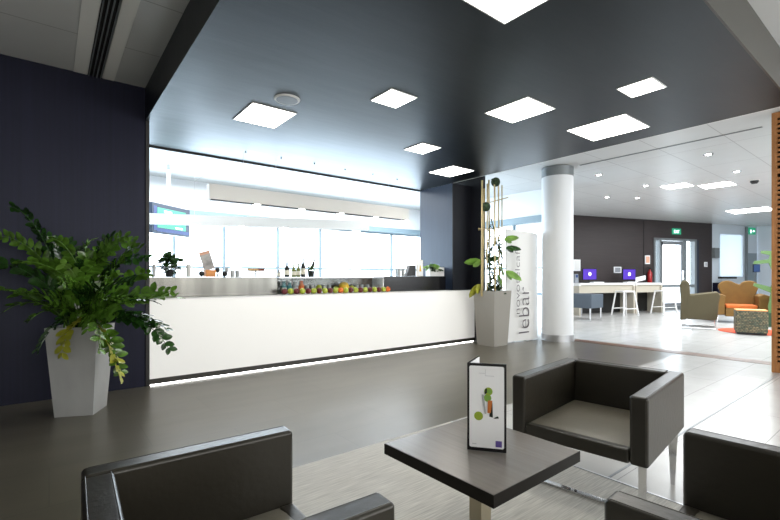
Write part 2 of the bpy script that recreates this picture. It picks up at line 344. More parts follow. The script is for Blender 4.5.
# ================================================================== column, banner, screen
c = thing('column', 'round white column with grey cap and steel base ring beside banner', 'column', (7.93, 4.70, 0))
build('shaft', MB().lathe([(0.295, 0.10), (0.295, 3.25)], 48), 'column_white', c, smooth=True)
build('base_ring', MB().lathe([(0.31, 0.0), (0.31, 0.13)], 48), 'aluminium', c, smooth=True)
build('cap', MB().lathe([(0.30, 3.22), (0.30, 3.40)], 48), 'grey_frame', c, smooth=True)

b = thing('banner', 'white curved standing banner with large brown lettering beside round column', 'banner', (6.72, 5.02, 0))
mb = MB(); N = 24; vs = []; fs = []
for i in range(N + 1):
    t = i / N; x = 1.02 * t; y = 0.045 * math.sin(t * 2 * PI)
    for (dy, z) in ((0, 0.015), (0, 2.13 + 0.03 * math.cos(t * 2.2)), (0.02, 2.13 + 0.03 * math.cos(t * 2.2)), (0.02, 0.015)): vs.append((x, y + dy, z))
for i in range(N):
    for k in range(4): fs.append((i * 4 + k, i * 4 + (k + 1) % 4, i * 4 + 4 + (k + 1) % 4, i * 4 + 4 + k))
fs += [(3, 2, 1, 0), (N * 4, N * 4 + 1, N * 4 + 2, N * 4 + 3)]
build('banner_sheet', mb.add(vs, fs), 'white_gloss', b, smooth=True)
build('foot', MB().box(0.05, 0.25, 0.0, 0.16, 0, 0.012), 'aluminium', b)
build('foot', MB().box(0.6, 0.8, -0.03, 0.16, 0, 0.012), 'aluminium', b)
text('large_lettering', 'lebar', 0.50, 'ink', T((0.66, -0.050, 0.13)) @ RX(90) @ RZ(90), b, xs=0.93, bold=-0.009)
text('small_lettering', 'novotelcaf', 0.22, 'ink', T((0.38, -0.030, 0.52)) @ RX(90) @ RZ(90), b, xs=1.33, bold=-0.004)

# slatted oak screen at the right
s = thing('slatted_screen', 'tall slatted orange wood screen at right edge of the white floor', 'screen', (7.46, 1.37, 0))
m = MB().box(0, 0.06, -0.055, 0, 0, 3.40).box(0, 0.06, -1.3, -1.245, 0, 3.40)
for z0, z1 in ((0, 0.10), (0.88, 0.92), (2.60, 2.66), (3.34, 3.40)): m.box(0.003, 0.057, -1.245, -0.055, z0, z1)
build('frame', m, 'wood_orange', s)
m = MB(); z = 0.10
while z < 3.34:
    if not (0.86 < z < 0.92 or 2.57 < z < 2.66): m.box(0.012, 0.045, -1.245, -0.055, z, z + 0.034)
    z += 0.062
k = -0.11
while k > -1.24: m.box(0.008, 0.05, k - 0.012, k + 0.012, 0.1, 3.34); k -= 0.10
build('slats', m, 'wood_orange', s)
build('backing', MB().box(0.055, 0.25, -1.245, -0.055, 0.02, 3.39), 'slot_black', s)

# ================================================================== ceiling lamps
def lamp(label, cx, cy, sx, sy, z=HD, m='lamp_panel', rot=0, group=None):
    t = thing('ceiling_light', label, 'ceiling light', (cx, cy, z), rot, group)
    fr = MB(); a, bb, w_ = sx / 2, sy / 2, 0.012
    fr.box(-a - w_, a + w_, -bb - w_, -bb, -0.008, -0.001).box(-a - w_, a + w_, bb, bb + w_, -0.008, -0.001).box(-a - w_, -a, -bb, bb, -0.008, -0.001).box(a, a + w_, -bb, bb, -0.008, -0.001)
    build('frame', fr, 'white_matte', t)
    build('diffuser', MB().box(-a, a, -bb, bb, -0.007, -0.002), m, t)
G = 'square lamps in the dark ceiling'
lamp('square ceiling lamp nearest the bar opening, beside the round speaker', 1.87, 4.62, 0.47, 0.57, group=G)
lamp('small square ceiling lamp between round speaker and large centre lamp', 2.70, 3.37, 0.31, 0.32, group=G)
lamp('medium square ceiling lamp in the middle of the dark ceiling', 3.95, 2.78, 0.47, 0.52, group=G)
lamp('large square ceiling lamp by the white ceiling edge', 5.25, 2.46, 0.63, 0.66, group=G)
lamp('small square ceiling lamp nearest the lit fascia at right', 4.37, 1.735, 0.30, 0.29, group=G)
lamp('small square ceiling lamp left of the one nearest the navy wall', 4.06, 4.43, 0.33, 0.36, group=G)
lamp('square ceiling lamp right above the planter end of the bar', 5.32, 5.09, 0.50, 0.54, group=G)
lamp('large square ceiling lamp cut by the top of the photo', 2.25, 1.63, 0.50, 0.50, group=G)
G = 'lamps in the white lobby ceiling'
lamp('left one of two joined lamps in white lobby ceiling', 11.70, 3.86, 0.55, 0.52, HC, 'lamp_panel_far', group=G)
lamp('right one of two joined lamps in white lobby ceiling', 12.32, 3.24, 0.58, 0.60, HC, 'lamp_panel_far', group=G)
lamp('farthest lobby lamp, near the green sign by the screen', 17.85, 3.80, 1.05, 1.05, HC, 'lamp_panel_far', group=G)

t = thing('ceiling_speaker', 'round white speaker set in the dark ceiling', 'speaker', (1.87, 4.04, HD))
build('rim', MB().lathe([(0.125, -0.012), (0.13, -0.001)], 32), 'white_matte', t, smooth=True)
build('grille', MB().lathe([(0.105, -0.016), (0.105, -0.0125)], 32), 'grey_plastic', t, smooth=True)
spots = [(9.11, 4.45, 'twin recessed spot nearest the round column'), (11.07, 4.3, 'recessed spot beside the joined lobby lamps, column side'), (9.1, 2.52, 'twin recessed spot nearest the slatted screen'),
         (11.04, 2.57, 'oval recessed spot between screen and joined lamps'), (11.84, 5.56, 'tiny recessed spot near dark lobby wall'), (12.6, 5.1, 'second tiny recessed spot near dark lobby wall')]
for x, y, lb in spots:
    t = thing('downlight', lb + ' in white ceiling', 'downlight', (x, y, HC), group='spots in the white lobby ceiling')
    build('rim', MB().lathe([(0.075, -0.01), (0.08, -0.001)], 20), 'chrome', t, smooth=True)
    build('bulb', MB().lathe([(0.045, -0.014), (0.045, -0.0105)], 16), 'lamp_panel_far', t)
t = thing('smoke_detector', 'small dark round detector on white ceiling near the green sign', 'detector', (12.41, 2.57, HC))
build('body', MB().lathe([(0.05, -0.07), (0.08, -0.03), (0.08, -0.001)], 16), 'black_matte', t, smooth=True)
build('mount', MB().lathe([(0.10, -0.006), (0.10, -0.0005)], 16), 'white_matte', t)
tag(build('slot_diffuser', MB().box(-0.02, 0.02, -1.36, 1.36, -0.008, -0.001), 'grey_frame', loc=(8.055, 2.94, HC)), 'thin dark air slot in white ceiling beyond dark edge', 'air vent')
t = thing('linear_vent', 'dark triple slot air vent in grey ceiling panels at top left', 'air vent', (0.385, 3.9, HC), R(0))
build('backing', MB().box(-0.062, 0.062, -2.4, 1.715, -0.004, -0.001), 'slot_black', t)
for k in (-0.052, -0.017, 0.017, 0.052): build('blade', MB().box(k - 0.005, k + 0.005, -2.4, 1.71, -0.02, -0.0045), 'grey_frame', t)
struct('trim_15', MB().box(0.20, 0.318, 1.5, 5.615, HC - 0.008, HC - 0.001), 'white_matte')
struct('trim_16', MB().box(0.452, 0.56, 1.5, 5.615, HC - 0.008, HC - 0.001), 'white_matte')

# hanging light bars over the bar
def hanging_bar(label, p0, p1, z0, h, dpt, wires, dark=True):
    v = Vector(p1) - Vector(p0); L = v.length; a = math.atan2(v.y, v.x)
    t = thing('hanging_light_bar', label, 'pendant light', (p0[0], p0[1], z0), a, 'hanging light bars over the bar')
    build('housing', MB().box(0, L, 0, dpt, 0.004, h), 'white_matte', t)
    if dark:
        m = MB(); n = 5
        for i in range(n): m.box(L * (i + 0.03) / n, L * (i + 0.88) / n, -0.003, dpt * 0.55, -0.004, 0.010)
        build('louvre', m, 'black_matte', t)
    for i in range(5 if dark else 3): build('lamp_tube', MB().box(L * (i + 0.9) / 5, L * (i + 1.0) / 5, 0.01, dpt - 0.01, -0.006, 0.0035), 'lamp_panel_far', t)
    for wx in wires:
        zc = (HD if p0[1] < 6.6 else HC) - z0
        build('wire', MB().tube([(wx, dpt / 2, h), (wx, dpt / 2, zc - 0.002)], 0.0022, 6), 'aluminium', t)
    return t
hanging_bar('upper long white light bar with dark louvres hanging on wires', (1.74, 6.25, 0), (5.38, 6.25, 0), 2.325, 0.22, 0.13, (0.5, 1.0, 3.2))
hanging_bar('lower long white light bar in front of the television', (1.30, 8.17, 0), (4.79, 6.73, 0), 2.14, 0.175, 0.13, (0.7, 1.9, 3.3), False)
for i, (x, y) in enumerate([(2.196, 6.1), (2.72, 6.08), (3.262, 6.06), (3.841, 6.08), (4.394, 6.06), (4.967, 6.1)]):
    tag(build('ceiling_hook', MB().lathe([(0.005, -0.016), (0.009, -0.012), (0.009, -0.001)], 8), 'black_matte', loc=(x, y, HD)),
        ['first', 'second', 'third', 'fourth', 'fifth', 'last'][i] + ' tiny dark hook from the left along the dark ceiling edge', 'hook', 'hooks along the dark ceiling edge')

# ================================================================== BAR
XB0, XB1 = 0.906, 6.50
t = thing('bar_counter', 'long luminous white bar counter with dark plinth across the room', 'bar counter', (XB0, 5.60, 0))
L = XB1 - XB0
build('front_panel', MB().box(0.0, L, 0, 0.035, 0.078, 0.985), 'luminous_front', t)
build('counter_top', MB().box(0.0, L, -0.004, 0.098, 0.986, 1.0).box(0.0, 5.08, 0.0981, 0.72, 0.986, 1.0), 'white_gloss', t)
build('plinth', MB().box(0.0, L, 0.002, 0.04, 0.014, 0.077), 'dark_plinth', t)
build('led_strip', MB().box(0.01, L - 0.01, 0.018, 0.04, 0.001, 0.012), 'led', t)
build('carcass', MB().box(0.02, 5.05, 0.10, 0.68, 0.0, 0.985), 'black_matte', t)
# upstand units on the counter
tag(build('steel_cabinet', MB().box(0, 1.66, 0, 0.32, 0, 0.245), 'brushed_steel', loc=(0.915, 5.88, 1.001), bevel=0.004), 'brushed steel upstand cabinet on left end of the bar counter', 'cabinet')
t = thing('display_case', 'low glass display shelf on bar counter above the fruit row', 'display case', (2.59, 5.86, 1.001))
build('shelf', MB().box(0, 1.89, 0, 0.34, 0.232, 0.244), 'aluminium', t)
build('back_panel', MB().box(0.01, 1.88, 0.31, 0.325, 0.005, 0.231), 'brushed_steel', t)
build('side_panel', MB().box(1.872, 1.888, 0.0, 0.30, 0.003, 0.231), 'paper', t)
build('front_glass', MB().box(0.01, 1.86, 0.004, 0.008, 0.12, 0.231), 'clear_glass', t)
tag(build('black_cabinet', MB().box(0, 1.49, 0, 0.32, 0, 0.262), 'black_gloss', loc=(4.50, 5.88, 1.001)), 'black upstand cabinet on the right end of bar counter', 'cabinet')
# the row of apples
def apple_mb(r):
    pr = []
    for i in range(13):
        a = PI * i / 12; rr = r * math.sin(a) * (1 + 0.08 * math.cos(a)); zz = r - r * 0.93 * math.cos(a)
        if i == 12: zz -= 0.18 * r
        pr.append((max(rr, 0.0015), zz))
    mb = MB().lathe(pr, 14); mb.tube([(0, 0, 1.7 * r), (0.004, 0, 2.05 * r)], 0.002, 5); return mb
seqs = 'rgrgrgrgrgogrgrgrgrgo'
pa = {}; cnt = {}
n = len(seqs)
for i, ch in enumerate(seqs):
    x = 2.60 + i * (1.84 / (n - 1)); y = 5.70
    nm, m_, kind = {'r': ('apple', 'apple_red', 'dark red apple'), 'g': ('apple', 'apple_green', 'yellow green apple'), 'o': ('orange', 'fruit_orange', 'orange')}[ch]
    if ch not in pa:
        o = build(nm, apple_mb(0.046), m_, smooth=True); pa[ch] = o
    else: o = pa[ch].copy(); COL.objects.link(o)
    o.location = (x, y, 1.001); o.rotation_euler = (0, 0, i * 1.3)
    ORD = ['first', 'second', 'third', 'fourth', 'fifth', 'sixth', 'seventh', 'eighth', 'ninth', 'tenth']; cnt[ch] = cnt.get(ch, 0) + 1
    lb = {'r': ORD[cnt[ch] - 1] + ' dark red apple from the left in the fruit row on the bar', 'g': ORD[cnt[ch] - 1] + ' yellow green apple from the left in the fruit row on the bar',
          'o': 'orange fruit at the middle of the row on the bar' if i < 15 else 'orange fruit ending the row beside black cabinet'}[ch]
    tag(o, lb, 'fruit', 'fruit row on the bar')
# fruit and jars behind the row
def ball(name, x, y, z, r, m_, label, cat='fruit', grp=None, sz=1.0):
    return tag(build(name, MB().sphere((0, 0, r * sz), r, 12, sz=sz), m_, smooth=True, loc=(x, y, z)), label, cat, grp)
def bottle(name, x, y, z, r, h, m_, label, cat='bottle', grp=None, neck=0.35, lab=None, cap=None):
    t = thing(name, label, cat, (x, y, z), 0, grp)
    build('glass_body', MB().lathe([(r * 0.9, 0), (r, 0.01), (r, h * 0.55), (r * neck, h * 0.75), (r * neck, h * 0.97), (r * neck * 0.9, h)], 14), m_, t, smooth=True)
    if lab: build('bottle_label', MB().lathe([(r * 1.02, h * 0.15), (r * 1.02, h * 0.45)], 14), lab, t, smooth=True)
    if cap: build('cap', MB().lathe([(r * neck * 1.2, h * 0.93), (r * neck * 1.2, h * 1.03)], 10), cap, t)
    return t
for i, (x, m_, h, lb) in enumerate([(2.645, 'bottle_dark', 0.20, 'dark bottle under display shelf, nearest steel cabinet'), (2.735, 'bottle_teal', 0.20, 'teal bottle under display shelf, second from the steel cabinet'),
        (2.825, 'bottle_teal', 0.18, 'short teal bottle under display shelf beside the grey one'), (2.915, 'drink_grey', 0.19, 'grey bottle under display shelf left of orange bottle'), (3.02, 'fruit_orange', 0.205, 'orange juice bottle under the display shelf')]):
    bottle('bottle', x, 6.02, 1.002, 0.042, h, m_, lb, grp='bottles under the display shelf', neck=0.6, lab='label_cream' if i in (1, 3) else None, cap='paper')
ball('melon', 3.78, 6.02, 1.002, 0.085, 'fruit_yellow', 'large yellow melon under the display shelf')
ball('lemon', 3.63, 6.02, 1.002, 0.05, 'apple_green', 'green lemon left of the yellow melon')
ball('lemon', 3.93, 6.02, 1.002, 0.055, 'apple_green', 'green lemon right of the yellow melon')
ball('pear', 3.32, 6.02, 1.002, 0.05, 'apple_green', 'green pear beside orange juice bottle', sz=1.3)
for i, x in enumerate([3.14, 3.23, 3.44, 3.53, 4.06, 4.16, 4.28]):
    t = thing('drinking_glass', ['tumbler directly right of the orange juice bottle', 'tumbler left of the green pear', 'tumbler right of the green pear', 'tumbler left of the green lemon and melon', 'tumbler right of the yellow melon and lemon', 'second tumbler from the right end under display shelf', 'tumbler at the right end under display shelf'][i], 'glass', (x, 6.06, 1.002), 0, 'tumblers under the display shelf')
    build('tumbler', MB().lathe([(0.028, 0), (0.034, 0.12), (0.030, 0.12), (0.024, 0.008)], 12), 'drink_grey', t, smooth=True)

# things on top of the upstand
ZT = 1.249
def foliage(mb, c, rx, rz, n, ls, seed):
    rnd = random.Random(seed)
    for i in range(n):
        a = rnd.uniform(0, 2 * PI); e = rnd.uniform(-0.6, 1.4); rr = rnd.uniform(0.45, 1) * rx
        p = Vector((c[0] + math.cos(a) * math.cos(e) * rr, c[1] + math.sin(a) * math.cos(e) * rr, c[2] + math.sin(e) * rz * rnd.uniform(0.5, 1)))
        M = T(p) @ Matrix.Rotation(rnd.uniform(0, 2 * PI), 4, 'Z') @ Matrix.Rotation(rnd.uniform(-1, 1), 4, 'X') @ Matrix.Rotation(rnd.uniform(-.7, .7), 4, 'Y')
        leaf(mb, M, ls * rnd.uniform(0.7, 1.3), ls * 0.35)
def leaf(mb, M, l, w_, fold=0.18):
    v = [(0, 0, 0)]; f = []
    st = [(0.14, 0.62), (0.38, 1.0), (0.66, 0.92), (0.89, 0.5)]
    for t_, k in st: v += [(t_ * l, -k * w_, fold * w_ - 0.1 * l * t_ * t_), (t_ * l, 0, -0.1 * l * t_ * t_), (t_ * l, k * w_, fold * w_ - 0.1 * l * t_ * t_)]
    v.append((l, 0, -0.1 * l)); f += [(0, 1, 2), (0, 2, 3)]
    for i in range(len(st) - 1):
        a = 1 + 3 * i; f += [(a, a + 3, a + 4, a + 1), (a + 1, a + 4, a + 5, a + 2)]
    a = 1 + 3 * (len(st) - 1); f += [(a, a + 3, a + 1), (a + 1, a + 3, a + 2)]
    mb.add(v, f, M)
t = thing('potted_ivy', 'small bushy green plant in pot on the steel cabinet', 'plant', (1.19, 6.0, ZT))
build('pot', MB().lathe([(0.04, 0), (0.055, 0.09), (0.05, 0.09), (0.045, 0.07)], 14), 'black_matte', t, smooth=True)
m = MB(); foliage(m, (0, 0, 0.16), 0.11, 0.15, 130, 0.075, 3); foliage(m, (0, 0, 0.06), 0.09, 0.05, 20, 0.05, 4); build('foliage', m, 'leaf_dark', t)
t = thing('orchid', 'thin stemmed orchid with two leaf sprays beside potted ivy', 'plant', (1.03, 6.08, ZT))
build('vase', MB().lathe([(0.02, 0), (0.026, 0.12), (0.014, 0.16)], 12), 'white_gloss', t, smooth=True)
build('stem', MB().tube([(0, 0, 0.14), (0.01, 0, 0.3), (0.03, 0, 0.44), (0.06, 0, 0.47)], 0.004, 6), 'leaf_dark', t)
m = MB()
for (x, z, a) in ((0.06, 0.45, 10), (0.03, 0.40, 190), (0.08, 0.47, 30), (0.0, 0.39, 170), (0.05, 0.47, 200)): leaf(m, T((x, 0, z)) @ RZ(a), 0.09, 0.022)
build('petals', m, 'leaf_dark', t)
tag(build('canister', MB().lathe([(0.03, 0), (0.03, 0.16), (0.02, 0.17)], 14), 'white_matte', smooth=True, loc=(1.42, 6.02, ZT)), 'plain white canister left of the orange display box', 'canister')
t = thing('display_box', 'orange display box with a tilted grey picture card', 'display box', (1.665, 5.98, ZT))
build('box', MB().box(-0.06, 0.07, -0.06, 0.06, 0.001, 0.095), 'orange_box', t, bevel=0.008)
build('card', MB().box(-0.068, 0.068, -0.01, 0.01, 0, 0.21, T((0.005, 0.0, 0.097)) @ RY(-17)), 'foil_grey', t)
build('card_header', MB().box(-0.068, 0.068, -0.012, 0.008, 0.21, 0.25, T((0.005, 0.0, 0.097)) @ RY(-17)), 'pink_paper', t)
for x, y, z, lb in ((1.555, 5.93, ZT, 'black ball left of the orange display box'), (1.772, 5.99, ZT + 0.05, 'black ball on a stub right of orange box, the higher one'), (1.85, 5.93, ZT, 'black ball right of orange box, the lower one')):
    t = thing('black_ball', lb, 'ornament', (x, y, z), 0, 'black balls around the display box')
    build('ball', MB().sphere((0, 0, 0.045), 0.036, 12), 'black_matte', t, smooth=True)
    build('stand', MB().lathe([(0.012, 0 if z == ZT else -0.049), (0.006, 0.012)], 8), 'black_matte', t)
for i, x in enumerate((1.90, 1.97, 2.04)):
    t = thing('wine_glass' if i == 0 else 'water_glass', ['tall stemmed glass nearest the black balls', 'short grey glass between stemmed glass and its twin', 'short grey glass farthest from the black balls'][i], 'glass', (x, 6.0, ZT), 0, 'glasses on the steel cabinet')
    if i == 0: build('bowl', MB().lathe([(0.025, 0), (0.004, 0.008), (0.004, 0.06), (0.028, 0.08), (0.025, 0.13)], 12), 'drink_grey', t, smooth=True)
    else: build('tumbler', MB().lathe([(0.024, 0), (0.028, 0.09), (0.022, 0.08)], 12), 'drink_grey', t, smooth=True)
t = thing('sandwich_stand', 'white cake stand with a row of sandwiches on steel cabinet', 'tray', (2.31, 6.02, ZT))
build('stand', MB().lathe([(0.05, 0), (0.012, 0.01), (0.012, 0.075), (0.13, 0.085), (0.13, 0.09)], 20), 'white_gloss', t, smooth=True)
for i in range(5):
    tag(build('sandwich', MB().box(-0.022, 0.022, -0.03, 0.03, 0, 0.03), 'bread' if i < 3 else 'bread_dark', bevel=0.006, loc=(2.22 + i * 0.048, 6.02, ZT + 0.0915)),
        ['pale sandwich at left end of the cake stand', 'pale sandwich second from left on the cake stand', 'pale sandwich in the middle of the cake stand', 'dark roll beside the middle sandwich', 'dark roll at right end of the cake stand'][i], 'food', 'sandwiches on the cake stand')
for x, r, h, m_, lb in ((2.66, 0.026, 0.14, 'drink_grey', 'small grey shaker at left end of the display shelf top'), (2.79, 0.042, 0.23, 'bottle_dark', 'short black bottle on top of the display shelf'),
        (2.90, 0.034, 0.20, 'bottle_olive', 'olive green bottle right of the short black one'), (2.975, 0.034, 0.21, 'bottle_olive', 'olive green bottle left of the tall dark one'),
        (3.055, 0.036, 0.30, 'bottle_dark', 'tall dark wine bottle on top of the display shelf')):
    bottle('bottle', x, 6.03, ZT - 0.002, r, h, m_, lb, grp='bottles on top of the display shelf', lab='label_cream' if r > 0.025 else None)
t = thing('bottle_bucket', 'small dark bucket with a leaning bottle and greenery', 'bucket', (3.19, 6.03, ZT - 0.002))
build('bucket', MB().lathe([(0.045, 0), (0.055, 0.10), (0.05, 0.10), (0.042, 0.03)], 16), 'bottle_dark', t, smooth=True)
m = MB(); foliage(m, (0, 0, 0.12), 0.05, 0.06, 24, 0.05, 8); build('greenery', m, 'leaf', t)
tag(build('bottle', MB().lathe([(0.02, 0), (0.024, 0.09), (0.011, 0.13), (0.011, 0.18)], 10, RY(20)), 'bottle_dark', smooth=True, loc=(3.20, 6.03, ZT + 0.125)), 'dark bottle leaning out of the small bucket', 'bottle')
# right end, on the black cabinet
ZB = 1.264
for i, (x, y) in enumerate(((4.93, 6.0), (5.02, 6.0), (4.97, 6.10))):
    t = thing('water_glass', ['clear tumbler at left end of black cabinet', 'clear tumbler next to the slanted black menu stand', 'clear tumbler behind the front pair on black cabinet'][i], 'glass', (x, y, ZB), 0, 'tumblers on the black cabinet')
    build('tumbler', MB().lathe([(0.028, 0), (0.035, 0.14), (0.03, 0.135), (0.024, 0.01)], 14), 'drink_grey', t, smooth=True)
tag(build('menu_stand', MB().prism([(-0.10, 0), (0.12, 0), (0.12, 0.20), (-0.03, 0.20)], -0.04, 0.04), 'black_gloss', loc=(5.18, 6.0, ZB)), 'slanted black stand between tumblers and white menu card', 'stand')
t = thing('menu_card', 'upright white menu card on black cabinet', 'menu', (5.39, 5.95, ZB))
build('frame', MB().box(-0.075, 0.075, 0, 0.02, 0, 0.30), 'label_cream', t)
build('sheet', MB().box(-0.065, 0.065, -0.002, -0.0005, 0.01, 0.29), 'paper', t)
build('drawing', MB().prism([(-0.02, 0.09), (0.03, 0.09), (0.012, 0.2), (0.0, 0.2)], -0.004, -0.0025), 'fruit_yellow', t)
t = thing('trough_planter', 'white box planter with small green plants by the blue wall', 'plant', (5.785, 5.96, ZB))
build('box', MB().box(-0.19, 0.19, -0.06, 0.06, 0, 0.17), 'white_gloss', t, bevel=0.004)
m = MB(); foliage(m, (-0.13, -0.06, 0.16), 0.14, 0.08, 60, 0.07, 12); build('foliage', m, 'leaf_lime', t)
m = MB(); foliage(m, (0.02, -0.09, 0.13), 0.04, 0.05, 10, 0.07, 13); foliage(m, (-0.14, -0.09, 0.12), 0.04, 0.05, 10, 0.07, 14); build('dark_leaves', m, 'cactus_dark', t)

# television behind the light bar
v = Vector((2.25, 9.43, 0)) - Vector((1.456, 8.78, 0))
t = thing('television', 'blue framed television hanging behind the lower light bar', 'television', (1.456, 8.78, 2.05), math.atan2(v.y, v.x))
Lt = v.length
build('bezel', MB().box(0, Lt, 0, 0.06, 0, 0.56), 'tv_bezel', t, bevel=0.01)
build('screen', MB().box(0.13, Lt - 0.13, -0.004, -0.001, 0.11, 0.48), 'screen_green', t)
build('sidebar', MB().box(0.04, 0.12, -0.004, -0.001, 0.06, 0.50).box(0.12, Lt - 0.04, -0.004, -0.001, 0.04, 0.10), 'screen_blue', t)
build('caption', MB().box(0.3, 0.5, -0.006, -0.0045, 0.40, 0.44), 'screen_white', t)
build('caption', MB().box(0.6, 0.8, -0.006, -0.0045, 0.13, 0.16), 'screen_white', t)
build('ceiling_pole', MB().box(Lt / 2 - 0.02, Lt / 2 + 0.02, 0.061, 0.10, 0.2, HC - 2.06), 'aluminium', t)

# ================================================================== ARMCHAIRS
def armchair(label, loc, rotz, Wd, D, ht=0.66):
    t = thing('armchair', label, 'armchair', loc, rotz, 'brown leather cube armchairs')
    th = 0.085; hw = Wd / 2; hd = D / 2; z0 = 0.315; bv = 0.014
    for sx in (-1, 1):
        x0, x1 = (-hw, -hw + th) if sx < 0 else (hw - th, hw)
        a = build('armrest', MB().box(x0, x1, -hd, hd - 0.002, z0, ht), 'leather', t, bevel=bv, seg=4)
        xo = x0 if sx < 0 else x1; xi = x1 if sx < 0 else x0
        sm = MB()
        for xx in (xo - sx * 0.012, xi + sx * 0.012):
            sm.tube([(xx, -hd + 0.014, ht - 0.001), (xx, hd - 0.02, ht - 0.001)], 0.0022, 6)
            sm.tube([(xx, -hd + 0.001, z0 + 0.02), (xx, -hd + 0.001, ht - 0.014)], 0.0022, 6)
        build('piping', sm, 'seam', a)
    bk = build('backrest', MB().box(-hw + th + 0.001, hw - th - 0.001, hd - th, hd, z0, ht), 'leather', t, bevel=bv, seg=4)
    build('piping', MB().tube([(-hw + th, hd - th + 0.010, ht - 0.001), (hw - th, hd - th + 0.010, ht - 0.001)], 0.0022, 6)
          .tube([(-hw + th, hd - 0.010, ht - 0.001), (hw - th, hd - 0.010, ht - 0.001)], 0.0022, 6), 'seam', bk)
    # cushioned seat with a soft swelling
    n = 10; vs = []; fs = []
    x0, x1, y0, y1 = -hw + th + 0.002, hw - th - 0.002, -hd + 0.012, hd - th - 0.002
    for j in range(n + 1):
        for i in range(n + 1):
            u, v_ = i / n, j / n
            vs.append((x0 + (x1 - x0) * u, y0 + (y1 - y0) * v_, 0.382 + 0.016 * (math.sin(PI * u) * math.sin(PI * v_)) ** 0.4))
    for j in range(n):
        for i in range(n): a = j * (n + 1) + i; fs.append((a, a + 1, a + n + 2, a + n + 1))
    st = build('seat', MB().add(vs, fs).box(x0, x1, y0, y1, 0.34, 0.381), 'leather_seat_sheen', t, smooth=True)
    build('front_rail', MB().box(-hw + th + 0.001, hw - th - 0.001, -hd + 0.001, -hd + 0.06, z0, 0.388), 'leather', t, bevel=0.012)
    build('underside', MB().box(-hw + 0.02, hw - 0.02, -hd + 0.07, hd - 0.01, z0 + 0.003, 0.339), 'black_matte', t)
    y = -hd + 0.17; fx = hw - 0.068
    lf = build('floor_runner', MB().box(-fx, fx, y - 0.02, y + 0.02, 0, 0.012), 'chrome', t, bevel=0.002)
    for k in (-0.05, -0.085): build('bolt', MB().lathe([(0.009, 0.012), (0.008, 0.016)], 10, T((k, y, 0))), 'black_matte', lf)
    for s_ in (-1, 1):
        build('leg', MB().box(s_ * fx - 0.018, s_ * fx + 0.018, y - 0.008, y + 0.008, 0.0125, z0 + 0.002), 'chrome', t)
        xr = s_ * (hw - 0.036); yr = hd - 0.13; w0 = 0.010; w1 = 0.026
        build('leg', MB().add([(xr - w0, yr - 0.006, 0), (xr + w0, yr - 0.006, 0), (xr + w0, yr + 0.006, 0), (xr - w0, yr + 0.006, 0), (xr - w1, yr - 0.006, z0 + 0.002), (xr + w1, yr - 0.006, z0 + 0.002), (xr + w1, yr + 0.006, z0 + 0.002), (xr - w1, yr + 0.006, z0 + 0.002)],
              [(0, 3, 2, 1), (4, 5, 6, 7), (0, 1, 5, 4), (1, 2, 6, 5), (2, 3, 7, 6), (3, 0, 4, 7)]), 'chrome', t)
    return t
armchair('brown leather cube armchair behind the table, facing it', (2.638, 1.286, 0), R(-82.7), 0.727, 0.815)
armchair('brown leather cube armchair at lower left, its back to the tall plant', (0.395, 1.262, 0), R(88), 0.742, 0.665)
armchair('brown leather cube armchair at lower right, cut by the frame', (1.598, 0.205, 0), R(184.0), 0.825, 0.76)

# ================================================================== TABLE
t = thing('coffee_table', 'square dark wood low table on one steel post between armchairs', 'table', (1.594, 1.339, 0), R(1.2))
build('tabletop', MB().box(-0.318, 0.318, -0.318, 0.318, 0.400, 0.450), 'table_top', t, bevel=0.0015, seg=1)
build('edge_band', MB().box(-0.321, 0.321, -0.321, -0.3185, 0.400, 0.4485).box(-0.321, 0.321, 0.3185, 0.321, 0.400, 0.4485).box(-0.321, -0.3185, -0.3185, 0.3185, 0.400, 0.4485).box(0.3185, 0.321, -0.3185, 0.3185, 0.400, 0.4485), 'table_edge', t)
build('post', MB().box(-0.036, 0.036, -0.036, 0.036, 0.012, 0.3995), 'warm_steel', t, bevel=0.002)
build('base_plate', MB().box(-0.12, 0.12, -0.12, 0.12, 0, 0.012), 'warm_steel', t, bevel=0.002)
# table menu: three-sided black framed card
A = Vector((1.521, 1.354, 0)); B = Vector((1.628, 1.215, 0)); C = Vector((1.700, 1.440, 0))
t = thing('table_menu', 'tall black framed folding menu standing on the square table', 'menu', (A.x, A.y, 0.4515), math.atan2((B - A).y, (B - A).x))
Lm = (B - A).length; hm = 0.402
build('front_panel', MB().box(0, Lm, 0, 0.006, 0, hm), 'black_gloss', t)
sh = []
rr = 0.008; x0, x1, z0, z1 = 0.010, Lm - 0.010, 0.016, hm - 0.012
for cx_, cz_, a0 in ((x1 - rr, z1 - rr, 0), (x0 + rr, z1 - rr, 90), (x0 + rr, z0 + rr, 180), (x1 - rr, z0 + rr, 270)):
    for k in range(5): a = R(a0 + k * 22.5); sh.append((cx_ + rr * math.cos(a), cz_ + rr * math.sin(a)))
sheet = build('menu_sheet', MB().prism(sh, -0.0012, -0.0002), 'paper', t)
def disc(mb, cx_, cz_, r, y=-0.0022, n=20): return mb.prism([(cx_ + r * math.cos(2 * PI * k / n), cz_ + r * math.sin(2 * PI * k / n)) for k in range(n)], y, y + 0.0008)
xm = Lm * 0.5
build('lime_picture', disc(MB(), xm + 0.008, 0.275, 0.0185), 'citrus_green', sheet)
build('lime_picture', disc(MB(), xm - 0.036, 0.160, 0.020), 'citrus_green', sheet)
build('lime_slice', disc(disc(MB(), xm + 0.004, 0.245, 0.017), xm + 0.012, 0.275, 0.011, -0.0032), 'leaf_lime', sheet)
